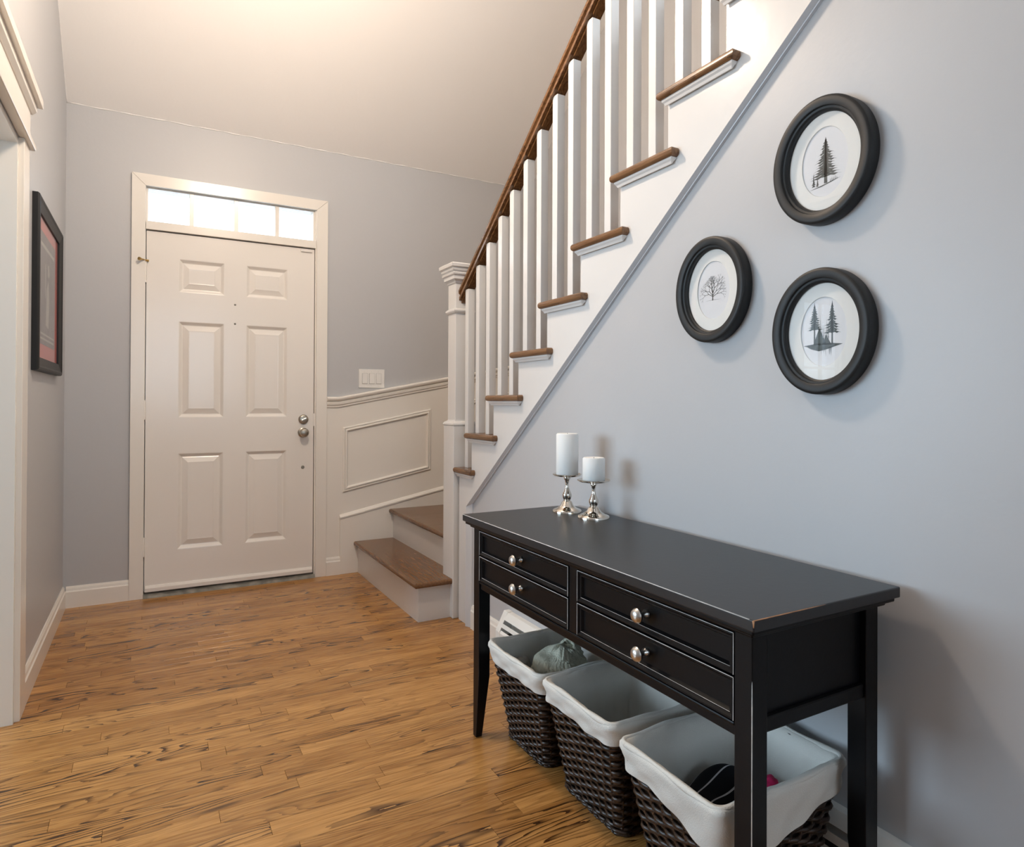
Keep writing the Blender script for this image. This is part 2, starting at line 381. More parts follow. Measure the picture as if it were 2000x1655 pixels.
def window(name, axis, pos, a0, a1, z0, z1, nx, nz, thick=0.04):
    wnd = empty(name, ((pos, (a0 + a1) / 2, z0) if axis == 0 else ((a0 + a1) / 2, pos, z0)), 'structure')
    def b3(n, lo, hi, m, bev=0.002):
        (l0, l1, l2), (h0, h1, h2) = lo, hi
        box(n, (l0, l1, l2) if axis == 0 else (l1, l0, l2), (h0, h1, h2) if axis == 0 else (h1, h0, h2), m, wnd, bev)
    t = thick / 2; fw = 0.05
    b3('window_frame', (pos - t, a0, z0), (pos + t, a0 + fw, z1), M['trim']); b3('window_frame', (pos - t, a1 - fw, z0), (pos + t, a1, z1), M['trim'])
    b3('window_frame', (pos - t, a0 + fw, z0), (pos + t, a1 - fw, z0 + fw), M['trim']); b3('window_frame', (pos - t, a0 + fw, z1 - fw), (pos + t, a1 - fw, z1), M['trim'])
    pw = (a1 - a0 - 2 * fw) / nx; ph = (z1 - z0 - 2 * fw) / nz
    for i in range(1, nx): b3('muntin', (pos - t * .7, a0 + fw + i * pw - 0.014, z0 + fw), (pos + t * .7, a0 + fw + i * pw + 0.014, z1 - fw), M['trim'])
    for j in range(1, nz):
        for i in range(nx): b3('muntin', (pos - t * .6, a0 + fw + i * pw + 0.014, z0 + fw + j * ph - 0.01), (pos + t * .6, a0 + fw + (i + 1) * pw - 0.014, z0 + fw + j * ph + 0.01), M['trim'])
    for i in range(nx):
        for j in range(nz): b3('pane', (pos - 0.002, a0 + fw + i * pw + 0.01, z0 + fw + j * ph + 0.008), (pos + 0.002, a0 + fw + (i + 1) * pw - 0.01, z0 + fw + (j + 1) * ph - 0.008), M['winglass'], 0)
window('window_2', 0, SX - 0.06, WY0, WY1, WZ0, WZ1, 3, 2)
window('window_4', 0, XS + 0.06, 0.15, 1.35, 3.3, 4.4, 2, 2)  # unseen stair window, added to send cool light onto the left wall
window('window_5', 1, YB + 0.06, -3.5, -2.85, 0.75, 2.15, 2, 2)
window('window_6', 1, YB + 0.06, -1.95, -0.60, 0.75, 2.15, 2, 2)  # unseen window, added to put a pale sheen on the floor
window('window_3', 1, YR - 0.07, RW[0], RW[1], RW[2], RW[3], 2, 3)  # unseen rear window, added for fill

# ------------------------------------------------------------------ front door, transom, casing
d = empty('door_1', (0.426, 4.16, 0), 'structure')
LX0, LX1, LZ0, LZ1, LY = -0.030, 0.883, 0.030, 2.043, 4.134
cols = [(0.131, 0.369), (0.488, 0.725)]; rows = [(0.251, 0.796), (0.999, 1.547), (1.713, 1.902)]
fr = []
xs = [LX0, cols[0][0], cols[0][1], cols[1][0], cols[1][1], LX1]
for i in (0, 2, 4): fr.append(((xs[i], LY, LZ0), (xs[i + 1], LY + 0.018, LZ1)))
zs = [LZ0, rows[0][0], rows[0][1], rows[1][0], rows[1][1], rows[2][0], rows[2][1], LZ1]
for (a, b) in cols:
    for i in (0, 2, 4, 6): fr.append(((a, LY, zs[i]), (b, LY + 0.018, zs[i + 1])))
fr.append(((LX0, LY + 0.018, LZ0), (LX1, LY + 0.042, LZ1)))
leaf = boxes('door_leaf', fr, M['door'], d)
for (z0, z1) in rows:
    for (a, b) in cols:
        rings('raised_panel', rect(a, b, z0, z1), [(0, LY), (0.004, LY + 0.001), (0.018, LY + 0.014), (0.022, LY + 0.015), (0.026, LY + 0.013), (0.052, LY + 0.003), (0.056, LY + 0.0035)], 1, M['door'], leaf)
# sweep, threshold, latch hardware
prism('door_sweep', [(LY - 0.014, 0.032), (LY, 0.032), (LY, 0.066), (LY - 0.006, 0.066), (LY - 0.014, 0.052)], 0, LX0 + 0.004, LX1 - 0.006, M['door'], d, 0.001)
prism('threshold', [(4.108, 0.0), (4.24, 0.0), (4.24, 0.026), (4.14, 0.026), (4.116, 0.012)], 0, DX0 + 0.004, DX1 - 0.004, M['alu'], d)
def knob_y(name, prof, loc, m, par, seg=28): return lathe(name, prof, m, par, seg, 1, loc)
kn = knob_y('door_knob', [(0.0, -0.062), (0.010, -0.0615), (0.022, -0.057), (0.0275, -0.047), (0.026, -0.036), (0.016, -0.028), (0.012, -0.022), (0.012, -0.010), (0.026, -0.008), (0.031, -0.004), (0.031, 0.0)], (0.820, LY, 0.902), M['oldnickel'], d)
db = knob_y('deadbolt', [(0.0, -0.013), (0.020, -0.013), (0.026, -0.010), (0.030, -0.004), (0.030, 0.0)], (0.822, LY, 0.983), M['oldnickel'], d)
bm = bmesh.new(); bm_box(bm, (-0.016, -0.026, -0.005), (0.016, -0.013, 0.005)); bevel(bm, 0.002)
bmesh.ops.rotate(bm, verts=bm.verts, cent=(0, 0, 0), matrix=Matrix.Rotation(math.radians(-25), 3, 'Y')); bmesh.ops.translate(bm, verts=bm.verts, vec=(0.822, LY, 0.983))
link('thumb_turn', bm, M['nickel'], db)
knob_y('keyhole_cap', [(0.0, -0.004), (0.008, -0.004), (0.0105, -0.001), (0.0105, 0.0)], (0.820, LY, 0.687), M['oldnickel'], d)
for z in (1.663, 1.550): knob_y('screw_plug', [(0.0, -0.002), (0.004, -0.002), (0.006, 0.0)], (0.427, LY, z), M['alu'], d, 12)
for z0, z1 in ((1.751, 1.868), (0.989, 1.097), (0.229, 0.337)):
    h = lathe('hinge', [(0.0, z0), (0.0065, z0), (0.0065, z1), (0.0, z1)], M['door'], d, 12, 2, (-0.035, LY - 0.008, 0))
    for k in (1, 2, 3, 4): lathe('hinge_knuckle', [(0.0072, z0 + (z1 - z0) * (k / 5) - 0.009), (0.0078, z0 + (z1 - z0) * (k / 5)), (0.0072, z0 + (z1 - z0) * (k / 5) + 0.009)], M['door'], h, 12, 2, (-0.035, LY - 0.008, 0))
bm = bmesh.new(); bm_tube(bm, [(-0.036, LY - 0.012, 1.874), (-0.046, LY - 0.03, 1.874), (-0.060, LY - 0.048, 1.872)], [0.005, 0.004, 0.004], 8)
bm_tube(bm, [(-0.060, LY - 0.048, 1.872), (-0.066, LY - 0.055, 1.872)], 0.009, 10); bm_tube(bm, [(-0.036, LY - 0.012, 1.874), (-0.018, LY - 0.014, 1.872)], 0.006, 10)
link('hinge_pin_stop', bm, M['brass'], d)
box('strike_plate', (0.880, LY - 0.003, 0.94), (0.893, LY + 0.0, 1.02), M['door'], d, 0.001)
box('contact_sensor', (0.800, LY - 0.010, 2.021), (0.868, LY, 2.036), M['door'], d, 0.002)
for nm, lo, hi in (('door_jamb', (DX0, YB - 0.002, 0), (LX0 - 0.004, YB + 0.14, 2.295)), ('door_jamb', (LX1 + 0.004, YB - 0.002, 0), (DX1, YB + 0.14, 2.295)),
                   ('door_stop', (LX0 - 0.004, LY + 0.042, 0.026), (LX0 + 0.012, YB + 0.14, 2.05)), ('door_stop', (LX1 - 0.012, LY + 0.042, 0.026), (LX1 + 0.004, YB + 0.14, 2.05)),
                   ('transom_bar', (LX0 - 0.004, YB - 0.014, 2.048), (LX1 + 0.004, YB + 0.14, 2.094))):
    box(nm, lo, hi, M['trim'], d, 0.0015)
box('outer_slab', (LX0 - 0.003, YB + 0.115, 0.0), (LX1 + 0.003, YB + 0.14, 2.05), M['gap'], d)  # unseen slab behind the leaf, carried to the floor to block light leaks
c = empty('trim_1', (0.428, YB, 0), 'structure')
for nm, poly in (('casing_leg', [(-0.103, 0), (DX0 + 0.004, 0), (DX0 + 0.004, 2.287), (-0.103, 2.351)]), ('casing_leg', [(DX1 - 0.004, 0), (0.961, 0), (0.961, 2.351), (DX1 - 0.004, 2.287)]),
                 ('casing_head', [(-0.103, 2.352), (DX0 + 0.004, 2.288), (DX1 - 0.004, 2.288), (0.961, 2.352)])):
    prism(nm, poly, 1, YB - 0.018, YB - 0.0005, M['trim'], c, 0.0015)
t = empty('window_1', (0.428, YB + 0.05, 2.094), 'structure')
TZ0, TZ1 = 2.094, 2.288
box('window_frame', (LX0 - 0.004, YB + 0.012, TZ1 - 0.008), (LX1 + 0.004, YB + 0.06, TZ1 + 0.006), M['trim'], t, 0.001)
for a in (LX0 - 0.004, LX1 - 0.006): box('window_frame', (a, YB + 0.012, TZ0), (a + 0.010, YB + 0.06, TZ1 - 0.008), M['trim'], t, 0.001)
mx = [0.1945, 0.4305, 0.661]
for x in mx: box('muntin', (x - 0.0115, YB + 0.006, TZ0), (x + 0.0115, YB + 0.05, TZ1 - 0.008), M['trim'], t, 0.002)
ed = [LX0 + 0.006] + mx + [LX1 - 0.006]
for i in range(4):
    box('pane', (ed[i] + (0.0115 if i else 0), YB + 0.034, TZ0), (ed[i + 1] - (0.0115 if i < 3 else 0), YB + 0.038, TZ1 - 0.008), M['winglass'], t)

# ------------------------------------------------------------------ cased opening on the left
c = empty('trim_2', (XL, 2.8, 0), 'structure')
box('casing_leg', (XL - 0.0015, OY1 + 0.002, 0), (XL + 0.017, 2.856, 1.995), M['trim'], c, 0.002)
box('jamb', (XL - 0.135, OY1 - 0.016, 0), (XL + 0.001, OY1 + 0.0015, OZ), M['trim'], c, 0.001)
box('jamb_head', (XL - 0.135, OY0, OZ - 0.016), (XL + 0.001, OY1 - 0.016, OZ + 0.001), M['trim'], c, 0.001)
box('head_fillet', (XL, OY0, 1.995), (XL + 0.032, 2.882, 2.018), M['trim'], c, 0.004)
box('head_frieze', (XL, OY0, 2.018), (XL + 0.018, 2.856, 2.125), M['trim'], c, 0.001)
prism('head_cap', [(XL, 2.125), (XL + 0.022, 2.125), (XL + 0.034, 2.136), (XL + 0.034, 2.160), (XL, 2.160)], 1, OY0, 2.880, M['trim'], c, 0.001)
box('head_crown', (XL, OY0, 2.160), (XL + 0.050, 2.905, 2.192), M['trim'], c, 0.002)

# ------------------------------------------------------------------ baseboards, wainscot
def base_prof(z=0.112, t=0.015): return [(0, 0), (t, 0), (t, z - 0.028), (t - 0.004, z - 0.022), (t - 0.006, z - 0.010), (0.004, z), (0, z)]
prism('baseboard_left', [(XL + a, b) for a, b in base_prof()], 1, 2.856, YB, M['trim'], kind='structure')
prism('baseboard_back', [(YB - a, b) for a, b in base_prof()], 0, XL + 0.015, -0.103, M['trim'], kind='structure')
prism('baseboard_door_side', [(YB - 0.006 - a, b) for a, b in base_prof()], 0, 0.961, 1.048, M['trim'], kind='structure')
prism('baseboard_right', [(XR - a, b) for a, b in base_prof()], 1, 2.478, 2.838, M['trim'], kind='structure')
WS = 0.19
def wz(x, z0, x0=1.033): return z0 + max(0, x - x0) * WS
wn = empty('trim_3', (1.7, YB, 0), 'structure')
prism('wainscot_board', [(0.961, 0), (XS, 0), (XS, wz(XS, 1.06)), (1.033, 1.06), (0.961, 1.06)], 1, YB - 0.006, YB, M['trim'], wn)
def rail_seg(bm, x0, x1, z0, z1, prof):
    A, B = [], []
    for dpt, h in prof:
        A.append(bm.verts.new((x0, YB - dpt, z0 + h))); B.append(bm.verts.new((x1, YB - dpt, z1 + h)))
    n = len(prof); bm.faces.new(A); bm.faces.new(list(reversed(B)))
    for i in range(n): bm.faces.new((A[i], B[i], B[(i + 1) % n], A[(i + 1) % n]))
crp = [(0, 0), (0.010, 0), (0.014, 0.006), (0.014, 0.012), (0.020, 0.020), (0.022, 0.034), (0.016, 0.040), (0.030, 0.048), (0.034, 0.056), (0.034, 0.062), (0.028, 0.068), (0, 0.070)]
for (a, b) in ((0.961, 1.033), (1.033, XS)):
    bm = bmesh.new(); rail_seg(bm, a, b, wz(a, 1.054), wz(b, 1.054), crp); link('chair_rail', bm, M['trim'], wn)
def panel_mould(x0, x1, zt0, zb0):
    s = 0.198
    poly = [(x0, zb0), (x1, zb0 + (x1 - x0) * s), (x1, zt0 + (x1 - x0) * s), (x0, zt0)]
    y0 = YB - 0.006
    rings('panel_moulding', poly, [(0, y0), (0.001, y0 - 0.006), (0.005, y0 - 0.010), (0.010, y0 - 0.010), (0.013, y0 - 0.005), (0.018, y0 - 0.013), (0.024, y0 - 0.014), (0.029, y0 - 0.008), (0.032, y0)], 1, M['trim'], wn, cap=False)
panel_mould(1.064, 1.662, 0.929, 0.516)
panel_mould(1.788, 2.40, 1.074, 0.655)
# skirt board against the door wall, rising with the steps
prism('skirt_board', [(1.048, 0), (1.40, 0), (1.40, 0.2), (XS, 0.39), (XS, 0.352 + (XS - 1.048) * 0.2), (1.048, 0.352)], 1, YB - 0.018, YB - 0.006, M['trim'], wn, 0.001)
bm = bmesh.new(); rail_seg(bm, 1.046, XS, 0.352, 0.352 + (XS - 1.046) * 0.2, [(0.006, 0), (0.024, 0), (0.024, 0.008), (0.019, 0.014), (0.014, 0.020), (0.006, 0.024)]); link('skirt_cap', bm, M['trim'], wn)

# ------------------------------------------------------------------ staircase
st = tag(empty('staircase', (1.369, 3.0, 0)), 'staircase with oak treads, white risers, square white balusters and brown handrail', 'staircase')
RUN, RISE = 0.2287, 0.1822
def RY(k): return 2.846 - RUN * (k - 4)          # face of the riser between tread k and k+1
def TZ(k): return 0.767 if k == 4 else 0.945 + RISE * (k - 5)
TT = 0.027; NK = 14
# open stringer with saw-tooth top
top = [(2.990, TZ(4) - TT)]
for k in range(4, NK + 1):
    top += [(RY(k), TZ(k) - TT), (RY(k), TZ(k + 1) - TT)]
yend = RY(NK) - RUN
low = [(2.990, 0), (2.884, 0), TR0, (yend, trz(yend))]
prism('stringer', low + [(yend, TZ(NK + 1) - TT)] + list(reversed(top)), 0, XR - 0.008, XR + 0.03, M['stair_white'], st)
# trim along the stringer's lower edge and down to the floor
dirv = Vector((-1, TRS)).normalized(); nrm = Vector((-dirv.y, -dirv.x)) * 1.0
if nrm.y > 0: nrm = -nrm
A = Vector(TR0); B = Vector((yend, trz(yend)))
tprof = [(0.0, -0.008), (0.001, -0.021), (0.006, -0.0225), (0.010, -0.021), (0.034, -0.008), (0.036, -0.0095), (0.045, -0.0085), (0.047, 0.0)]
bm = bmesh.new(); R3 = []
for dd, xo in tprof:
    o_ = A + nrm * dd; ys_ = 2.884 - dd
    e_ = B + nrm * dd
    R3.append([bm.verts.new((XR + xo, ys_, 0.0)), bm.verts.new((XR + xo, ys_, o_.y + (o_.x - ys_) * TRS)), bm.verts.new((XR + xo, e_.x, e_.y))])
for i in range(len(R3) - 1):
    for k in (0, 1): bm.faces.new((R3[i][k], R3[i][k + 1], R3[i + 1][k + 1], R3[i + 1][k]))
link('stringer_trim', bm, M['trim_grey'], st)
NO = 0.030
for k in range(4, NK + 1):
    yf = (RY(k - 1) + 0.028) if k > 4 else 3.002
    yb = RY(k); z1 = TZ(k)
    xa = XR - 0.008
    poly = [(xa - NO, yf), (XS, yf), (XS, yb), (xa, yb), (xa, yb - 0.040), (xa - NO, yb - 0.040)]
    bm = bmesh.new(); bm_prism(bm, poly, 2, z1 - TT, z1)
    out = [e for e in bm.edges if abs(e.verts[0].co.z - e.verts[1].co.z) < 1e-5 and (all(abs(v.co.x - (xa - NO)) < 1e-4 for v in e.verts) or all(abs(v.co.y - yf) < 1e-4 for v in e.verts) or all(abs(v.co.y - (yb - 0.04)) < 1e-4 for v in e.verts))]
    bmesh.ops.bevel(bm, geom=out, offset=0.011, segments=4, affect='EDGES', profile=0.5)
    tr = link('tread', bm, M['tread'], st)
    cm = [(xa - 0.020, yf - 0.012 if k > 4 else yf), (xa, yf - 0.012 if k > 4 else yf), (xa, yb - 0.028), (xa - 0.020, yb - 0.028)]
    bm = bmesh.new()
    bm_rings(bm, cm, [(0, z1 - TT - 0.0002), (0.001, z1 - TT - 0.006), (0.0055, z1 - TT - 0.011), (0.0085, z1 - TT - 0.018)], 2); link('cove_moulding', bm, M['stair_white'], tr)
    box('riser', (XR + 0.0, yb, z1), (XS, yb + 0.016, TZ(k + 1) - TT), M['stair_white'], st)
# the two lowest steps and the winder
ST1X, ST2X, SY = 1.162, 1.395, 3.036
box('riser', (ST1X, SY + 0.018, 0), (ST1X + 0.018, YB - 0.006, 0.173), M['stair_white'], st)
box('step_end', (ST1X, SY, 0), (1.336, SY + 0.018, 0.173), M['stair_white'], st, 0.001)
def bull(name, poly, z0, z1, m, edges_fn, par, off=0.011):
    bm = bmesh.new(); bm_prism(bm, poly, 2, z0, z1)
    es = [e for e in bm.edges if abs(e.verts[0].co.z - e.verts[1].co.z) < 1e-5 and edges_fn(e)]
    bmesh.ops.bevel(bm, geom=es, offset=off, segments=4, affect='EDGES', profile=0.5)
    return link(name, bm, m, par)
bull('tread', [(ST1X - 0.027, SY - 0.027), (1.345, SY - 0.027), (1.345, SY + 0.09), (ST2X, SY + 0.09), (ST2X, YB - 0.006), (ST1X - 0.027, YB - 0.006)], 0.173, 0.200, M['tread'],
     lambda e: all(v.co.x < ST1X - 0.02 for v in e.verts) or all(v.co.y < SY - 0.02 for v in e.verts), st)
box('riser', (ST2X, SY + 0.06, 0.0), (ST2X + 0.018, YB - 0.006, 0.363), M['stair_white'], st)
bull('tread', [(ST2X - 0.028, 3.09), (XS, 3.09), (XS, YB - 0.006), (ST2X - 0.028, YB - 0.006)], 0.363, 0.390, M['treadx'], lambda e: all(v.co.x < ST2X - 0.02 for v in e.verts), st)
prism('winder_tread', [(1.47, 3.09), (XS, 3.09), (XS, YB - 0.02)], 2, 0.550, 0.577, M['treadx'], st, 0.003)
prism('winder_riser', [(1.50, 3.10), (XS, 3.10), (XS, YB - 0.05)], 2, 0.39, 0.550, M['stair_white'], st)
box('riser', (XR, 3.02, 0.577), (XS, 3.038, 0.740), M['stair_white'], st)
# newel post
NX0, NX1, NY0, NY1 = 1.334, 1.462, 3.003, 3.132
nw = box('newel_post', (NX0, NY0, 0), (NX1, NY1, 0.975), M['stair_white'], st, 0.004)
def stepped(name, prof, m, par):
    bm = bmesh.new(); bm_rings(bm, rect(NX0, NX1, NY0, NY1), [(0.03, prof[0][1])] + prof + [(0.03, prof[-1][1])], 2, cap=False); return link(name, bm, m, par)
stepped('newel_shoulder', [(0.0, 0.974), (-0.003, 0.979), (-0.002, 0.986), (0.004, 0.993), (0.014, 0.998), (0.016, 1.004)], M['stair_white'], nw)
box('newel_shaft', (NX0 + 0.0165, NY0 + 0.0165, 0.995), (NX1 - 0.0165, NY1 - 0.0165, 1.74), M['stair_white'], nw, 0.002)
stepped('newel_collar', [(0.015, 1.548), (0.010, 1.552), (0.006, 1.560), (0.006, 1.566), (0.012, 1.572), (0.015, 1.575)], M['stair_white'], nw)
stepped('newel_cap', [(0.016, 1.700), (0.012, 1.704), (0.010, 1.712), (-0.001, 1.722), (-0.002, 1.740), (-0.008, 1.744), (-0.010, 1.752), (-0.006, 1.756), (-0.012, 1.764), (-0.014, 1.772), (-0.010, 1.776), (-0.020, 1.782), (-0.022, 1.796), (-0.018, 1.801), (0.01, 1.806)], M['stair_white'], nw)
box('cap_top', (NX0 + 0.005, NY0 + 0.005, 1.79), (NX1 - 0.005, NY1 - 0.005, 1.807), M['stair_white'], nw)
# handrail: profile swept up the slope in the plane of the balusters
RX = 1.3975; RS = RISE / RUN
def rz(y_): return 1.664 + (3.034 - y_) * RS      # upper left edge of the rail
prof = [(-0.029, -0.062), (-0.029, -0.046), (-0.024, -0.040), (-0.0235, -0.034), (-0.032, -0.026), (-0.033, -0.012), (-0.029, -0.003), (-0.018, 0.004), (0, 0.006)]
prof = prof + [(-a, b) for a, b in reversed(prof[:-1])]
y0, y1 = NY0 + 0.0165, RY(NK) - 0.2
def sweep_rail(name, prof, m, par, ya, yb):
    bm = bmesh.new(); A, B = [], []
    for a, b in prof: A.append(bm.verts.new((RX + a, ya, rz(ya) + b))); B.append(bm.verts.new((RX + a, yb, rz(yb) + b)))
    n = len(prof); bm.faces.new(A); bm.faces.new(list(reversed(B)))
    for i in range(n): bm.faces.new((A[i], B[i], B[(i + 1) % n], A[(i + 1) % n]))
    return link(name, bm, m, par)
hr = sweep_rail('handrail', prof, M['rail'], st, y0, y1)
BS = 0.0175
ys = [RY(3) - 0.127 + 0.002]
for k in range(5, NK + 1): ys += [RY(k - 1) - 0.018, RY(k - 1) - 0.127]
tz_of = lambda yy: TZ(4) if yy > RY(4) else TZ(5 + int((RY(4) - yy) / RUN))
for yc in ys:
    zt = rz(yc + BS) - 0.055
    bm = bmesh.new(); bm_box(bm, (RX - BS, yc - BS, tz_of(yc)), (RX + BS, yc + BS, zt))
    bevel(bm, 0.0012, 1); link('baluster', bm, M['stair_white'], st)
for i in range(len(ys) - 1): # fillets between the balusters, under the rail
    sweep_rail('rail_fillet', [(-0.016, -0.075), (-0.016, -0.058), (0.016, -0.058), (0.016, -0.075)], M['rail'], hr, ys[i] - BS, ys[i + 1] + BS)
sweep_rail('rail_fillet', [(-0.016, -0.075), (-0.016, -0.058), (0.016, -0.058), (0.016, -0.075)], M['rail'], hr, y0, ys[0] + BS)

# ------------------------------------------------------------------ light switch, heater
s = tag(empty('light_switch', (1.251, YB, 1.182)), 'white triple rocker light switch plate above the chair rail beside the door', 'light switch')
box('switch_plate', (1.166, YB - 0.006, 1.184), (1.336, YB, 1.304), M['plate'], s, 0.002)
for x in (1.205, 1.251, 1.297):
    r = box('rocker', (x - 0.0165, YB - 0.010, 1.211), (x + 0.0165, YB - 0.006, 1.277), M['plate'], s, 0.0015)
    box('rocker_bezel', (x - 0.0175, YB - 0.0068, 1.210), (x + 0.0175, YB - 0.0060, 1.278), M['inklight'], r)
    for z in (1.198, 1.290): knob_y('screw', [(0.0, -0.0015), (0.003, -0.0012), (0.0035, 0.0)], (x, YB - 0.006, z), M['plate'], s, 10)
HX, HY1, HY0 = 1.304, 2.455, 0.35
ht = tag(empty('baseboard_heater', (1.336, 1.4, 0)), 'low white metal baseboard heater on the wall behind the console table', 'heater')
prism('heater_back', [(XR - 0.001, 0.0), (XR - 0.008, 0.0), (XR - 0.008, 0.190), (XR - 0.001, 0.190)], 1, HY0, HY1, M['heater'], ht)
prism('top_plate', [(XR - 0.008, 0.190), (XR - 0.008, 0.186), (XR - 0.022, 0.186), (XR - 0.040, 0.162), (XR - 0.043, 0.163), (XR - 0.024, 0.190)], 1, HY0, HY1, M['heater'], ht)
prism('louvre', [(XR - 0.046, 0.146), (XR - 0.050, 0.148), (XR - 0.056, 0.132), (XR - 0.052, 0.131)], 1, HY0, HY1 - 0.012, M['heater'], ht)
prism('front_panel', [(HX, 0.03), (HX + 0.003, 0.03), (HX + 0.003, 0.108), (HX + 0.010, 0.118), (HX + 0.007, 0.120), (HX, 0.110)], 1, HY0, HY1 - 0.006, M['heater'], ht)
prism('element', [(HX + 0.012, 0.04), (XR - 0.012, 0.04), (XR - 0.012, 0.10), (HX + 0.012, 0.10)], 1, HY0, HY1 - 0.01, M['gap'], ht)
for a, b in ((HY1 - 0.012, HY1 + 0.022), (HY0 - 0.02, HY0 + 0.012)):
    prism('end_cap', [(HX - 0.002, 0.0), (XR - 0.0005, 0.0), (XR - 0.0005, 0.193), (XR - 0.026, 0.193), (HX - 0.002, 0.113)], 1, a, b, M['heater'], ht, 0.0015)

# ------------------------------------------------------------------ console table
ct = tag(empty('console_table', (1.12, 1.366, 0)), 'black four-drawer console table with silver knobs standing along the stair wall', 'console table')
TX0, TX1, TY0, TY1, TZ1_ = 0.905, 1.338, 0.770, 1.962, 0.724
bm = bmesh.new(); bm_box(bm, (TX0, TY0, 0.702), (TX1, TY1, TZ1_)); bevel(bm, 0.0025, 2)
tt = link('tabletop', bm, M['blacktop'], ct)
for i, (oh, z0, z1) in enumerate(((0.007, 0.6925, 0.7025), (0.019, 0.6835, 0.6935))):
    box('top_moulding', (TX0 + oh, TY0 + oh, z0), (TX1 - oh, TY1 - oh, z1), M['black'], tt, 0.003)
# rubbed-through edges; the pale grey ones also paint in highlights
def tub(name, pts, r, m, par):
    bm = bmesh.new(); bm_tube(bm, pts, r, 6); return link(name, bm, m, par, smooth=True)
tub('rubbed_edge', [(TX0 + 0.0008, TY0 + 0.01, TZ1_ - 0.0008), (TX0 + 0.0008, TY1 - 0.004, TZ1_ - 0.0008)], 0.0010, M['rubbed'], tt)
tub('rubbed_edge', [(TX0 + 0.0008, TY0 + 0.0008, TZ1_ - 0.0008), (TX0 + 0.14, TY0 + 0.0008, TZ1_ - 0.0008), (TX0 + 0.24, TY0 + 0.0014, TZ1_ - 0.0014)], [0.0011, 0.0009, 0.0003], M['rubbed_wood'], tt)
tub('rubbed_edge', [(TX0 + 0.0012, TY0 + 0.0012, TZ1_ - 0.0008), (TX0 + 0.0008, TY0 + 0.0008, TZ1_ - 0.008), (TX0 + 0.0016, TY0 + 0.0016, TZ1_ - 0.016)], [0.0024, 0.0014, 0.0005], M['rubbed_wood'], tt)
LW = 0.040; FX, BX = 0.933, 1.265; NYL, FYL = 0.797, 1.890
legs = {}
for nm, x, yv, ix, iy in (('a', FX, NYL, 1, 1), ('b', FX, FYL, 1, -1), ('c', BX, NYL, -1, 1), ('d', BX, FYL, -1, -1)):
    bm = bmesh.new(); bm_box(bm, (x, yv, 0.20), (x + LW, yv + LW, 0.684))
    # tapered foot: only the two inner faces lean in
    xo, xi = (x, x + LW) if ix > 0 else (x + LW, x)
    yo, yi = (yv, yv + LW) if iy > 0 else (yv + LW, yv)
    tp = [(xo, yo, 0.20), (xi, yo, 0.20), (xi, yi, 0.20), (xo, yi, 0.20)]
    q = 0.022
    bt = [(xo, yo, 0), (xo + ix * q, yo, 0), (xo + ix * q, yo + iy * q, 0), (xo, yo + iy * q, 0)]
    bm.free(); bm = bmesh.new()
    T = [bm.verts.new((a, b, 0.684)) for a, b, _ in tp]; Mi = [bm.verts.new(p) for p in tp]; Bo = [bm.verts.new(p) for p in bt]
    for R0, R1 in ((T, Mi), (Mi, Bo)):
        for i in range(4): bm.faces.new((R0[i], R0[(i + 1) % 4], R1[(i + 1) % 4], R1[i]))
    bm.faces.new(T); bm.faces.new(Bo)
    bmesh.ops.recalc_face_normals(bm, faces=bm.faces)
    bevel(bm, 0.0015, 2)
    legs[nm] = link('leg', bm, M['black'], ct)
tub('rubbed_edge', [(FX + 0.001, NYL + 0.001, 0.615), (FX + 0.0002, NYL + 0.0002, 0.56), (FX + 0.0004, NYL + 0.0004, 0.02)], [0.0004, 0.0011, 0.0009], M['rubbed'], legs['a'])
CY0, CY1 = NYL + LW, FYL               # between the front legs
box('back_panel', (BX + 0.012, CY0, 0.49), (BX + 0.024, CY1, 0.684), M['black'], ct)
box('top_rail', (FX + 0.006, CY0, 0.6785), (FX + 0.03, CY1, 0.684), M['black'], ct)
box('bottom_rail', (FX + 0.005, CY0, 0.488), (FX + 0.03, CY1, 0.507), M['black'], ct, 0.002)
box('rail_bead', (FX + 0.000, CY0, 0.5065), (FX + 0.03, CY1, 0.5145), M['black'], ct, 0.003)
box('centre_post', (FX + 0.002, 1.338, 0.514), (FX + 0.03, 1.376, 0.684), M['black'], ct, 0.0015)
box('dust_panel', (FX + 0.03, CY0, 0.500), (BX + 0.012, CY1, 0.506), M['black'], ct)
for ye, s_ in ((NYL, 1), (FYL + LW, -1)):
    ya = ye + s_ * 0.014; lo_, hi_ = sorted((ya, ya + s_ * 0.012))
    box('side_panel', (FX + LW, lo_, 0.500), (BX, hi_, 0.684), M['black'], ct)
    lo_, hi_ = sorted((ye + s_ * 0.004, ye + s_ * 0.028))
    box('side_rail', (FX + LW, lo_, 0.500), (BX, hi_, 0.530), M['black'], ct, 0.004)
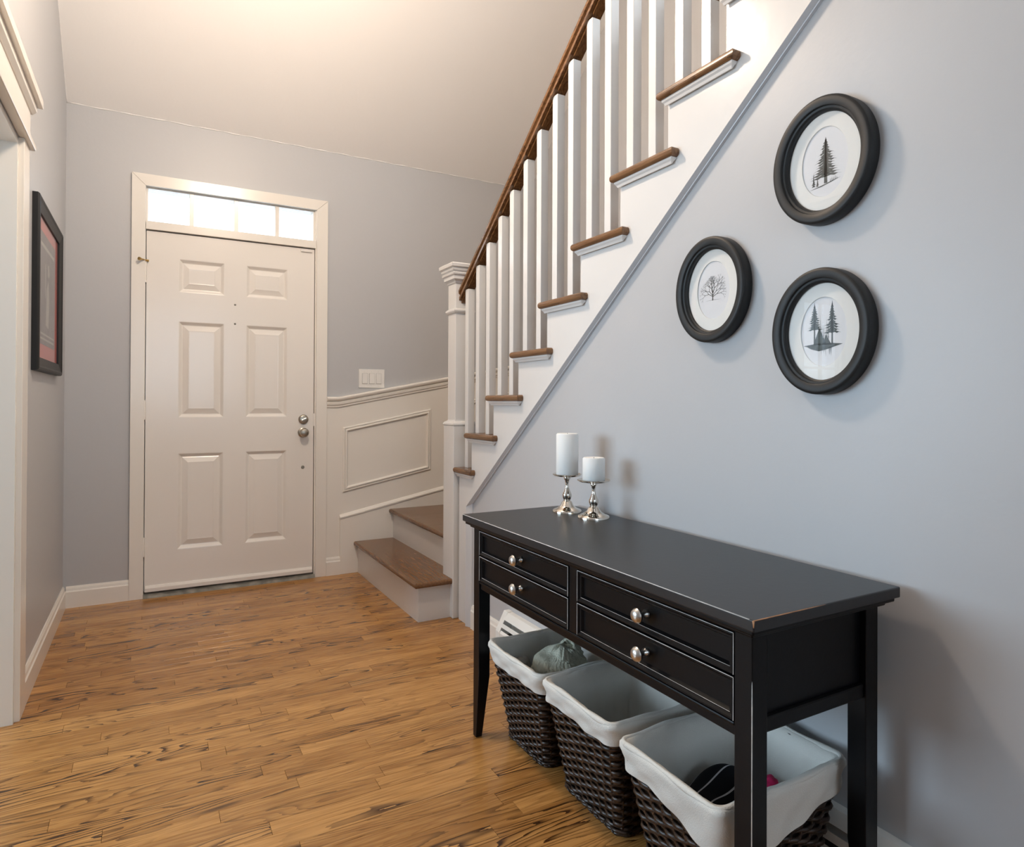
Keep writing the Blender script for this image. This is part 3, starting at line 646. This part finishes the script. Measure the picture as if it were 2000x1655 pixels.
for (ya, yb) in ((0.838, 1.337), (1.377, 1.889)):
    for (za, zb) in ((0.516, 0.5965), (0.600, 0.678)):
        pr = [(0, FX + 0.012), (0, FX + 0.001), (0.0015, FX - 0.001), (0.005, FX - 0.001), (0.009, FX + 0.003), (0.013, FX + 0.003), (0.017, FX + 0.010), (0.020, FX + 0.010)]
        dr = rings('drawer', rect(ya, yb, za, zb), pr, 0, M['black'], ct)
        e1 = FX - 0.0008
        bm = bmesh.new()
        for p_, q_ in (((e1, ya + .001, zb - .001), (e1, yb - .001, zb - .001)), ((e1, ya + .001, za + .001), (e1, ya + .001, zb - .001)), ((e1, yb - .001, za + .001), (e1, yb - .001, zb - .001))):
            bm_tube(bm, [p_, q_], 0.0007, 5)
        link('rubbed_edge', bm, M['rubbed'], dr)  # drawer lines: worn paint and painted-in highlights along the bead
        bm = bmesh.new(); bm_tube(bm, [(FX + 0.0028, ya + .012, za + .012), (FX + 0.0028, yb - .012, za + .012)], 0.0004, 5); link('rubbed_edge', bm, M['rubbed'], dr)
        yc, zc = (ya + yb) / 2, (za + zb) / 2
        lathe('knob', [(0.0, -0.0385), (0.007, -0.038), (0.0130, -0.0350), (0.0165, -0.0290), (0.0150, -0.0240), (0.009, -0.0205), (0.0058, -0.017), (0.0055, -0.010), (0.0085, -0.006), (0.0100, -0.003), (0.0100, 0.0)], M['nickel'], dr, 24, 0, (FX + 0.0095, yc, zc))

# ------------------------------------------------------------------ candles and their holders
def candle_set(x, yv, hh, rb, rp, cr, ch, lab, labc):
    z = TZ1_
    h = tag(empty('candle_holder', (x, yv, z)), lab, 'candle holder', 'candle holders on the console')
    k = hh / 0.125
    base = [(0.0, 0.0), (rb, 0.0), (rb, 0.006), (rb * .96, 0.009), (rb * .70, 0.014), (rb * .45, 0.023 * k), (0.017, 0.034 * k), (0.011, 0.039 * k), (0.0, 0.0395 * k)]
    lathe('base', base, M['chrome'], h, 40, 2, (x, yv, z))
    lathe('stem', [(0.009, 0.038 * k), (0.013, 0.043 * k), (0.0160, 0.052 * k), (0.0155, 0.059 * k), (0.010, 0.070 * k), (0.006, 0.082 * k), (0.0055, 0.092 * k), (0.008, 0.104 * k), (0.0115, 0.108 * k), (0.0115, 0.113 * k), (0.010, 0.116 * k)], M['chrome'], h, 28, 2, (x, yv, z))
    lathe('drip_plate', [(0.0, 0.115 * k), (0.012, 0.115 * k), (rp * .9, 0.1175 * k), (rp, 0.122 * k), (rp, 0.1245 * k), (rp * .97, 0.1245 * k), (rp * .9, 0.1215 * k), (0.0, 0.121 * k)], M['chrome'], h, 40, 2, (x, yv, z))
    zc = z + 0.1215 * k
    c_ = lathe('pillar_candle', [(0.0, 0.0), (cr - 0.001, 0.0), (cr, 0.002), (cr, ch - 0.004), (cr - 0.003, ch), (cr * .75, ch - 0.0015), (0.0, ch - 0.003)], M['wax'], None, 40, 2, (x, yv, zc))
    tag(c_, labc, 'candle', 'pillar candles on the console')
    tub('wick', [(x, yv, zc + ch - 0.004), (x + 0.001, yv, zc + ch + 0.001)], 0.0008, M['gap'], c_)
candle_set(1.236, 1.833, 0.131, 0.049, 0.049, 0.0375, 0.140, 'shiny metal candle holder carrying the tall candle', 'tall white pillar candle on the farther metal holder')
candle_set(1.248, 1.698, 0.125, 0.051, 0.053, 0.036, 0.074, 'shiny metal candle holder carrying the short candle', 'short white pillar candle on the nearer metal holder')

# ------------------------------------------------------------------ baskets
def rrect(u, x0, x1, y0, y1, r):
    """point and outward normal at fraction u of a rounded rectangle's outline"""
    sx, sy = (x1 - x0 - 2 * r), (y1 - y0 - 2 * r); q = math.pi * r / 2
    segs = [sy, q, sx, q, sy, q, sx, q]; tot = sum(segs); s_ = (u % 1.0) * tot
    i = 0
    while s_ > segs[i] and i < 7: s_ -= segs[i]; i += 1
    f_ = s_ / segs[i] if segs[i] else 0
    if i == 0: return (x0, y1 - r - f_ * sy), (-1, 0)
    if i == 2: return (x0 + r + f_ * sx, y0), (0, -1)
    if i == 4: return (x1, y0 + r + f_ * sy), (1, 0)
    if i == 6: return (x1 - r - f_ * sx, y1), (0, 1)
    c0, a0_ = {1: ((x0 + r, y0 + r), math.pi), 3: ((x1 - r, y0 + r), 1.5 * math.pi), 5: ((x1 - r, y1 - r), 0), 7: ((x0 + r, y1 - r), 0.5 * math.pi)}[i]
    a_ = a0_ + f_ * math.pi / 2; n_ = (math.cos(a_), math.sin(a_))
    return (c0[0] + r * n_[0], c0[1] + r * n_[1]), n_
def basket(lab, top_r, bot_r, zt, drape_fn, seed):
    rnd = random.Random(seed)
    bx = tag(empty('wicker_basket', ((bot_r[0] + bot_r[1]) / 2, (bot_r[2] + bot_r[3]) / 2, 0)), lab, 'basket', 'lined wicker baskets under the console')
    RT = 0.022
    def pt(u, v, off=0.0, inner=0.0):
        b_ = [bot_r[i] + (top_r[i] - bot_r[i]) * v for i in range(4)]
        p_, n_ = rrect(u, b_[0] + inner, b_[1] - inner, b_[2] + inner, b_[3] - inner, RT)
        return Vector((p_[0] + n_[0] * off, p_[1] + n_[1] * off, zt * v))
    per = 2 * (top_r[1] - top_r[0] + top_r[3] - top_r[2]); ns = int(per / 0.036) // 2 * 2
    nr = int(zt / 0.0132); bm = bmesh.new()
    for r_ in range(nr):
        v = (r_ + 0.5) / nr; n = ns * 4; rg = []
        for i in range(n):
            u = i / n; ph = math.cos(math.pi * u * ns + math.pi * (r_ % 2))
            c_ = pt(u, v, 0.0045 * ph + rnd.uniform(-.0007, .0007)); c_.z += rnd.uniform(-.0008, .0008) + 0.0006
            _, n_ = rrect(u, *top_r, RT); nn = Vector((n_[0], n_[1], 0))
            rg.append([bm.verts.new(c_ + nn * (0.0042 * math.cos(a)) + Vector((0, 0, 0.0058 * math.sin(a)))) for a in (0, 1.26, 2.51, 3.77, 5.03)])
        for i in range(n):
            A_, B_ = rg[i], rg[(i + 1) % n]
            for k in range(5): bm.faces.new((A_[k], A_[(k + 1) % 5], B_[(k + 1) % 5], B_[k]))
    link('weave', bm, M['wicker'], bx, smooth=True, kind='stuff')
    bm = bmesh.new()
    for k in range(ns):
        u = (k + 0.5) / ns; bm_tube(bm, [pt(u, v / 6) for v in range(7)], 0.0030, 5)
    for k in range(36): # loose ends along the foot
        u = rnd.random(); u2 = u + rnd.uniform(0.008, 0.022); v = rnd.uniform(0.01, 0.05)
        bm_tube(bm, [pt(u, v, 0.006), pt((u + u2) / 2, v * .6, 0.010), pt(u2, rnd.uniform(0.0, 0.02), 0.007)], 0.0022, 5)
    link('stakes', bm, M['wicker'], bx, smooth=True, kind='stuff')
    bm = bmesh.new(); n = 96; prv = None
    for i in range(n + 1): pass
    A_ = [bm.verts.new(pt(i / n, 0.01, 0, 0.006)) for i in range(n)]; B_ = [bm.verts.new(pt(i / n, 0.84, 0, 0.005)) for i in range(n)]
    for i in range(n): bm.faces.new((A_[i], A_[(i + 1) % n], B_[(i + 1) % n], B_[i]))
    bm.faces.new(A_); link('inner_shell', bm, M['wicker_in'], bx)
    for lift in (0.004, 0.012):
        bm = bmesh.new(); rp = []
        for i in range(161):
            p_ = pt(i / 160, lift / zt, 0.004 + 0.002 * math.sin(i * 1.3 + lift * 900)); rp.append(p_)
        bm_tube(bm, rp, 0.0042, 6, caps=False); link('foot_border', bm, M['wicker'], bx, smooth=True)
    # cloth liner: inside, over the rim, hanging outside
    bm = bmesh.new(); n = 260; cols_ = []
    pn = [rnd.uniform(0, 6.28) for _ in range(8)]
    for i in range(n):
        u = i / n; wv = 0.5 * math.sin(2 * math.pi * 9 * u + pn[0]) + 0.35 * math.sin(2 * math.pi * 17 * u + pn[1]) + 0.25 * math.sin(2 * math.pi * 31 * u + pn[2])
        rimz = zt + 0.002 * math.sin(2 * math.pi * 5 * u + pn[3]) + 0.0012 * wv
        dr_ = drape_fn(u); col = []
        for (inn, dz) in ((0.075, -0.285), (0.045, -0.262), (0.028, -0.20), (0.022, -0.13), (0.018, -0.07), (0.015, -0.03), (0.012, -0.008), (0.006, 0.003), (-0.003, 0.005), (-0.009, 0.0), (-0.011, -0.010)):
            v = max(0.03, (rimz + dz) / zt); q_ = pt(u, min(v, 1.0), 0, inn + 0.002 * wv * (1 if dz < -0.02 else 0.3)); q_.z = rimz + dz; col.append(bm.verts.new(q_))
        for j in range(1, 8):
            f_ = j / 7; zz = rimz - 0.010 - dr_ * f_
            crease = 0.003 * math.sin(2 * math.pi * 13 * u + 5 * f_ + pn[4]) + 0.002 * math.sin(2 * math.pi * 6 * u - 7 * f_ + pn[5])
            q_ = pt(u, max(0, zz / zt), 0.0115 + 0.7 * crease * min(1, f_ * 2), 0); q_.z = zz; col.append(bm.verts.new(q_))
        cols_.append(col)
    for i in range(n):
        A_, B_ = cols_[i], cols_[(i + 1) % n]
        for k in range(len(A_) - 1): bm.faces.new((A_[k], B_[k], B_[k + 1], A_[k + 1]))
    bm.faces.new([c_[0] for c_ in cols_])
    lo_ = link('liner', bm, M['linen'], bx, smooth=True)
    # rolled hem on the rim
    bm = bmesh.new(); hp = []
    for i in range(241):
        u = i / 240; p_ = pt(u, 1.0, 0.003); p_.z = zt + 0.002 + 0.002 * math.sin(2 * math.pi * 5 * u + pn[3]); hp.append(p_)
    bm_tube(bm, hp, [0.0062 + 0.0014 * math.sin(i * .21 + pn[6]) for i in range(241)], 8, caps=False); link('liner_hem', bm, M['linen'], lo_, smooth=True)
    return bx
# top rect: x0,x1,y0,y1 at the rim ; bottom rect on the floor
basket('wicker basket farthest from viewer, holding sage knitwear, near the heater end', (0.960, 1.275, 1.560, 1.866), (1.040, 1.262, 1.650, 1.874), 0.320, lambda u: 0.045, 1)
basket('empty middle wicker basket with white cloth liner under the console', (0.950, 1.275, 1.222, 1.518), (1.042, 1.262, 1.295, 1.545), 0.332, lambda u: 0.045, 2)
basket('nearest wicker basket, with deep cloth drape and black striped clothing inside', (0.936, 1.310, 0.874, 1.166), (1.015, 1.262, 0.920, 1.150), 0.330,
       lambda u: 0.05 + 0.075 * max(0, 1 - abs(u - 0.27) / 0.22), 3)

# ------------------------------------------------------------------ what lies in the baskets
def blob(name, c_, r_, m, fn, seg=64, rng=40, parent=None):
    bm = bmesh.new(); bmesh.ops.create_uvsphere(bm, u_segments=seg, v_segments=rng, radius=1.0)
    for v in bm.verts:
        k = fn(v.co.copy()); v.co = Vector((v.co.x * r_[0], v.co.y * r_[1], v.co.z * r_[2])) * k + Vector(c_)
    return link(name, bm, m, parent, smooth=True)
from mathutils import noise
def knit(co):
    a_ = math.atan2(co.y, co.x); k = 1 + 0.16 * noise.noise(co * 1.7 + Vector((3, 1, 0))) + 0.05 * noise.noise(co * 4.1)
    fold = 0.10 * max(0, math.sin(3 * a_ + 4 * co.z))
    return k - fold * (0.4 + 0.6 * max(0, co.z)) + 0.016 * math.sin(40 * a_ + 1.5 * math.sin(14 * co.z)) * (1 - abs(co.z) ** 3)
kb = blob('knit_sweater', (1.122, 1.695, 0.258), (0.092, 0.086, 0.080), M['sage'], knit, 160, 60)
tag(kb, 'bundled sage green cable knit garment in the farthest basket', 'sweater')
bm = bmesh.new(); n = 40; A_ = []
for j in range(9):
    row = []
    for i in range(n):
        a_ = -2.2 + 3.4 * i / (n - 1); f_ = j / 8
        rr = 0.066 + 0.004 * math.sin(i * 2.1); zz = 0.300 + 0.030 * f_ + 0.016 * math.sin(a_ * 2.3 + 1)
        row.append(bm.verts.new((1.125 + rr * (1 - 0.45 * f_) * math.cos(a_), 1.690 + rr * (1 - 0.3 * f_) * math.sin(a_), zz + 0.008)))
    A_.append(row)
for j in range(8):
    for i in range(n - 1): bm.faces.new((A_[j][i], A_[j][i + 1], A_[j + 1][i + 1], A_[j + 1][i]))
cf = link('ribbed_cuff', bm, M['sage'], kb, smooth=True)
md = cf.modifiers.new('thickness', 'SOLIDIFY'); md.thickness = 0.008
gm = blob('wool_mitten', (1.040, 1.792, 0.256), (0.030, 0.033, 0.028), M['greyknit'], lambda co: 1 + 0.2 * noise.noise(co * 1.5) - 0.35 * math.exp(-((co.x + .8) ** 2 + (co.z - .4) ** 2 + (co.y + .2) ** 2) * 9), 48, 32)
tag(gm, 'small grey woollen mitten beside the sage knitwear', 'mitten')
dk = blob('dark_scarf', (1.140, 1.748, 0.115), (0.080, 0.086, 0.058), M['blackcloth'], lambda co: 1 + 0.15 * noise.noise(co * 2.2), 48, 32)
tag(dk, 'dark folded scarf lying beneath the sage knitwear', 'scarf')
bm = bmesh.new(); nx, ny = 60, 48
def sw(i, j):
    f_, g_ = i / nx - .5, j / ny - .5
    x = 1.125 + f_ * 0.225; yv = 1.030 + g_ * 0.185
    return Vector((x, yv, 0.262 - 0.07 * (abs(2 * f_) ** 3 + abs(2 * g_) ** 3) + 0.012 * math.sin(9 * f_ + 3 * g_)))
G = [[bm.verts.new(sw(i, j)) for j in range(ny + 1)] for i in range(nx + 1)]
for i in range(nx):
    for j in range(ny):
        f_ = bm.faces.new((G[i][j], G[i + 1][j], G[i + 1][j + 1], G[i][j + 1])); f_.material_index = 1 if j % 12 == 5 else 0
so = link('striped_shirt', bm, [M['blackcloth'], M['whitecloth']], None, smooth=True)
md = so.modifiers.new('thickness', 'SOLIDIFY'); md.thickness = 0.03; md.offset = -1
tag(so, 'black garment with thin white stripes in the nearest basket', 'clothing')
pk = blob('pink_sock', (1.185, 0.965, 0.262), (0.020, 0.022, 0.020), M['pink'], lambda co: 1 + 0.2 * noise.noise(co * 2), 24, 16)
tag(pk, 'bright magenta scrap of cloth in the nearest basket', 'sock')

# ------------------------------------------------------------------ oval pictures
def oval(cy, cz, a, b, n=72): return [(cy + a * math.cos(2 * math.pi * i / n), cz + b * math.sin(2 * math.pi * i / n)) for i in range(n)]
def oval_rings(name, cy, cz, prof, m, par, cap=False, n=96):
    bm = bmesh.new(); rg = []
    for a, b, x in prof: rg.append([bm.verts.new((x, p[0], p[1])) for p in oval(cy, cz, a, b, n)])
    for i in range(len(rg) - 1):
        for k in range(n): bm.faces.new((rg[i][k], rg[i][(k + 1) % n], rg[i + 1][(k + 1) % n], rg[i + 1][k]))
    if cap: bm.faces.new(rg[-1])
    o = link(name, bm, m, par, smooth=not cap)
    if not cap: sharp(o, 35)
    return o
def flat(name, polys, x, m, par):
    bm = bmesh.new()
    for p in polys: bm.faces.new([bm.verts.new((x, q[0], q[1])) for q in p])
    return link(name, bm, m, par, recalc=False)
def picture(cy, cz, lab, art):
    p = tag(empty('oval_picture', (XR, cy, cz)), lab, 'picture', 'oval framed tree pictures on the stair wall')
    x = XR; A_, B_ = 0.126, 0.146
    oval_rings('picture_frame', cy, cz, [(A_ - .002, B_ - .002, x), (A_, B_, x - 0.003), (A_, B_, x - 0.028), (A_ - .0012, B_ - .0012, x - 0.032), (A_ - .0045, B_ - .0045, x - 0.0345), (A_ - .008, B_ - .008, x - 0.0355), (A_ - .022, B_ - .022, x - 0.0340), (A_ - .0235, B_ - .0235, x - 0.0330), (A_ - .0245, B_ - .0245, x - 0.0275),
                                         (A_ - .029, B_ - .029, x - 0.0265), (A_ - .0305, B_ - .0305, x - 0.020), (A_ - .034, B_ - .034, x - 0.018), (A_ - .034, B_ - .034, x - 0.008)], M['frame'], p)
    ma, mb = A_ - .033, B_ - .033
    oval_rings('mat_board', cy, cz, [(ma, mb, x - 0.0125), (0.0590, 0.0805, x - 0.0125), (0.0580, 0.0795, x - 0.0105)], M['matboard'], p)
    pr = oval_rings('print', cy, cz, [(ma, mb, x - 0.0010), (ma, mb, x - 0.0100)], M['paper'], p, cap=True)
    art(cy, cz, x - 0.0103, pr)
    oval_rings('glass', cy, cz, [(ma + .001, mb + .001, x - 0.0150), (ma + .001, mb + .001, x - 0.0165)], M['glass'], p, cap=True)
def conifer(cy, zb, h_, w_, rnd, tiers=15, trunk=0.10, lean=0.0):
    """jagged fir silhouette, as many drooping boughs"""
    P_ = []
    P_.append([(cy - w_ * .045, zb), (cy + w_ * .045, zb), (cy + w_ * .012, zb + h_), (cy - w_ * .012, zb + h_)])
    for k in range(tiers):
        f_ = k / (tiers - 1); z_ = zb + h_ * (trunk + (1 - trunk - .03) * f_)
        hw = w_ * .5 * (1 - f_) ** .85 * rnd.uniform(.75, 1.08) + w_ * .03
        th = h_ * (1 - trunk) / tiers * 1.5
        for s_ in (-1, 1):
            e_ = hw * rnd.uniform(.78, 1.05)
            P_.append([(cy, z_ + th), (cy + s_ * e_ * .45, z_ + th * .38), (cy + s_ * e_, z_ - th * rnd.uniform(.0, .35)), (cy + s_ * e_ * .72, z_ - th * .02), (cy + s_ * e_ * .5, z_ - th * .28), (cy + s_ * e_ * .3, z_ + th * .02), (cy, z_ - th * .1)])
    P_.append([(cy - w_ * .03, zb + h_ * .93), (cy + w_ * .03, zb + h_ * .93), (cy, zb + h_ * 1.04)])
    return P_
def art_fir(cy, cz, x, par):
    rnd = random.Random(11); cy -= 0.002
    P_ = conifer(cy, cz - 0.050, 0.102, 0.096, rnd, 15, .15)
    P_ += conifer(cy + 0.031, cz - 0.052, 0.030, 0.012, rnd, 7, .05) + conifer(cy + 0.021, cz - 0.053, 0.018, 0.010, rnd, 6, .05)
    for k in range(5): P_ += conifer(cy - 0.012 - k * .004, cz - 0.049 + k * .0006, rnd.uniform(.004, .010), 0.003, rnd, 4, .05)
    P_.append([(cy + 0.043, cz - 0.0575), (cy + 0.010, cz - 0.0530), (cy - 0.012, cz - 0.0490), (cy - 0.038, cz - 0.0455), (cy - 0.012, cz - 0.0515), (cy + 0.012, cz - 0.0560)])
    flat('tree_print', P_, x, M['ink'], par)
def art_bare(cy, cz, x, par):
    rnd = random.Random(5); P_ = []; L2 = []
    def br(px, pz, ang, ln, wd, dep):
        qx, qz = px + math.sin(ang) * ln, pz + math.cos(ang) * ln
        nx_, nz_ = math.cos(ang) * wd, -math.sin(ang) * wd
        (P_ if dep < 5 else L2).append([(px - nx_, pz - nz_), (px + nx_, pz + nz_), (qx + nx_ * .6, qz + nz_ * .6), (qx - nx_ * .6, qz - nz_ * .6)])
        if dep >= 6: return
        for s_ in ((-1, 1) if dep else (-1, 0, 1)):
            br(qx, qz, ang + s_ * rnd.uniform(.28, .62) + rnd.uniform(-.12, .12), ln * rnd.uniform(.66, .86), wd * .70, dep + 1)
    br(cy + .003, cz - 0.028, 0.0, 0.0195, 0.0020, 0)
    for a_, z_ in ((-1.15, .010), (1.1, .011), (-.8, .013), (.8, .014)): br(cy + .003, cz - 0.028 + z_, a_, 0.0165, .0011, 2)
    flat('tree_print', P_, x, M['ink'], par); flat('twig_print', L2, x + 0.0001, M['inklight'], par)
    flat('ground_print', [[(cy + .032, cz - .0275), (cy + .002, cz - .0262), (cy - .03, cz - .0270), (cy, cz - .0272)]], x, M['inklight'], par)
def art_pair(cy, cz, x, par):
    rnd = random.Random(23); P_ = []
    P_ += conifer(cy + 0.0235, cz - 0.028, 0.094, 0.046, rnd, 12, .36) + conifer(cy - 0.0215, cz - 0.030, 0.094, 0.045, rnd, 12, .28)
    P_ += [[(cy + .027, cz - .031), (cy + .011, cz + .010), (cy - .007, cz - .031)], [(cy + .004, cz - .031), (cy - .006, cz - .008), (cy - .020, cz - .031)]]
    P_ += [[(cy + .052, cz - .0305), (cy + .025, cz - .0275), (cy - .02, cz - .0275), (cy - .048, cz - .0310), (cy - .034, cz - .0345), (cy - .01, cz - .0410), (cy + .012, cz - .0450), (cy + .034, cz - .0385), (cy + .042, cz - .0335)]]
    for k in range(9):
        yy = cy + rnd.uniform(-.028, .032); P_.append([(yy - .0006, cz - .036), (yy + .0006, cz - .036), (yy + .0002, cz - rnd.uniform(.045, .062)), (yy - .0002, cz - .045)])
    flat('tree_print', P_, x, M['inkdark'], par)
    L2 = []
    for k in range(7): L2 += conifer(cy - 0.012 + k * .004, cz - 0.028, rnd.uniform(.03, .06), 0.005, rnd, 6, .1)
    flat('misty_tree_print', L2, x + .0001, M['inklight'], par)
picture(0.9565, 1.6575, 'black oval frame with a single dark fir tree, topmost of the three', art_fir)
picture(1.2955, 1.4100, 'smaller-looking black oval frame with a bare leafless tree, nearest the stairs', art_bare)
picture(0.9590, 1.2640, 'black oval frame with two tall pines on an island, lowest of three', art_pair)

# ------------------------------------------------------------------ framed poster on the left wall
p = tag(empty('framed_poster', (XL, 3.43, 1.21)), 'black framed poster with rose mat hanging on the left wall', 'picture')
PY0, PY1, PZ0, PZ1 = 3.045, 3.790, 1.212, 1.895
rings('picture_frame', rect(PY0, PY1, PZ0, PZ1), [(0, XL), (0, XL + 0.018), (0.004, XL + 0.024), (0.012, XL + 0.026), (0.020, XL + 0.022), (0.050, XL + 0.016), (0.054, XL + 0.015), (0.054, XL + 0.006)], 0, M['frame'], p, cap=False)
q = 0.053
box('mat_board', (XL + 0.001, PY0 + q, PZ0 + q), (XL + 0.007, PY1 - q, PZ1 - q), M['pinkmat'], p)
pr = box('poster_print', (XL + 0.007, PY0 + 0.14, PZ0 + 0.115), (XL + 0.0078, PY1 - 0.14, PZ1 - 0.105), M['poster'], p)
xx = XL + 0.0081; cy, cz = (PY0 + PY1) / 2, (PZ0 + PZ1) / 2
F_ = [[(cy - .05, cz - .14), (cy + .03, cz - .15), (cy + .05, cz - .03), (cy + .02, cz + .06), (cy - .03, cz + .02)], [(cy - .07, cz - .02), (cy - .05, cz - .03), (cy - .06, cz + .12), (cy - .08, cz + .11)],
      [(cy + .03, cz + .07), (cy + .05, cz + .09), (cy + .03, cz + .13), (cy, cz + .12), (cy, cz + .08)]]
flat('figure_print', F_, xx, M['posterpale'], p)
flat('caption_print', [rect(cy - .2, cy + .2, z, z + .008) for z in (PZ0 + .135, PZ0 + .155)] + [rect(cy - .2, cy + .2, PZ1 - .165, PZ1 - .150)], xx, M['posterpale'], p)
box('glass', (XL + 0.0095, PY0 + q, PZ0 + q), (XL + 0.011, PY1 - q, PZ1 - q), M['arglass'], p)

# ------------------------------------------------------------------ lamps out of the frame, high in the vault
def pendant(x, yv, z, zc, power, lab):
    lp = tag(empty('pendant_lamp', (x, yv, z)), lab, 'lamp')
    lathe('canopy', [(0.0, 0.0), (0.06, 0.0), (0.055, -0.02), (0.0, -0.025)], M['bronze'], lp, 24, 2, (x, yv, zc))
    bm = bmesh.new(); bm_tube(bm, [(x, yv, zc - 0.02), (x, yv, z + 0.16)], 0.006, 8); link('stem', bm, M['bronze'], lp)
    lathe('socket', [(0.0, 0.0), (0.02, -0.005), (0.03, -0.04), (0.0, -0.045)], M['bronze'], lp, 24, 2, (x, yv, z + 0.17))
    l = bpy.data.lights.new('bulb', 'POINT'); l.energy = power; l.color = (1.0, 0.805, 0.63); l.shadow_soft_size = 0.11
    lo = bpy.data.objects.new('bulb', l); COL.objects.link(lo); lo.parent = lp; lo.location = (0, 0, 0)
pendant(0.46, 2.22, 2.84, CZ + (YB - 2.22) * CS, 82, 'warm globe pendant lamp over the entrance floor')
pendant(0.85, 0.30, 3.50, 4.80, 5, 'warm globe pendant lamp over the stair head')
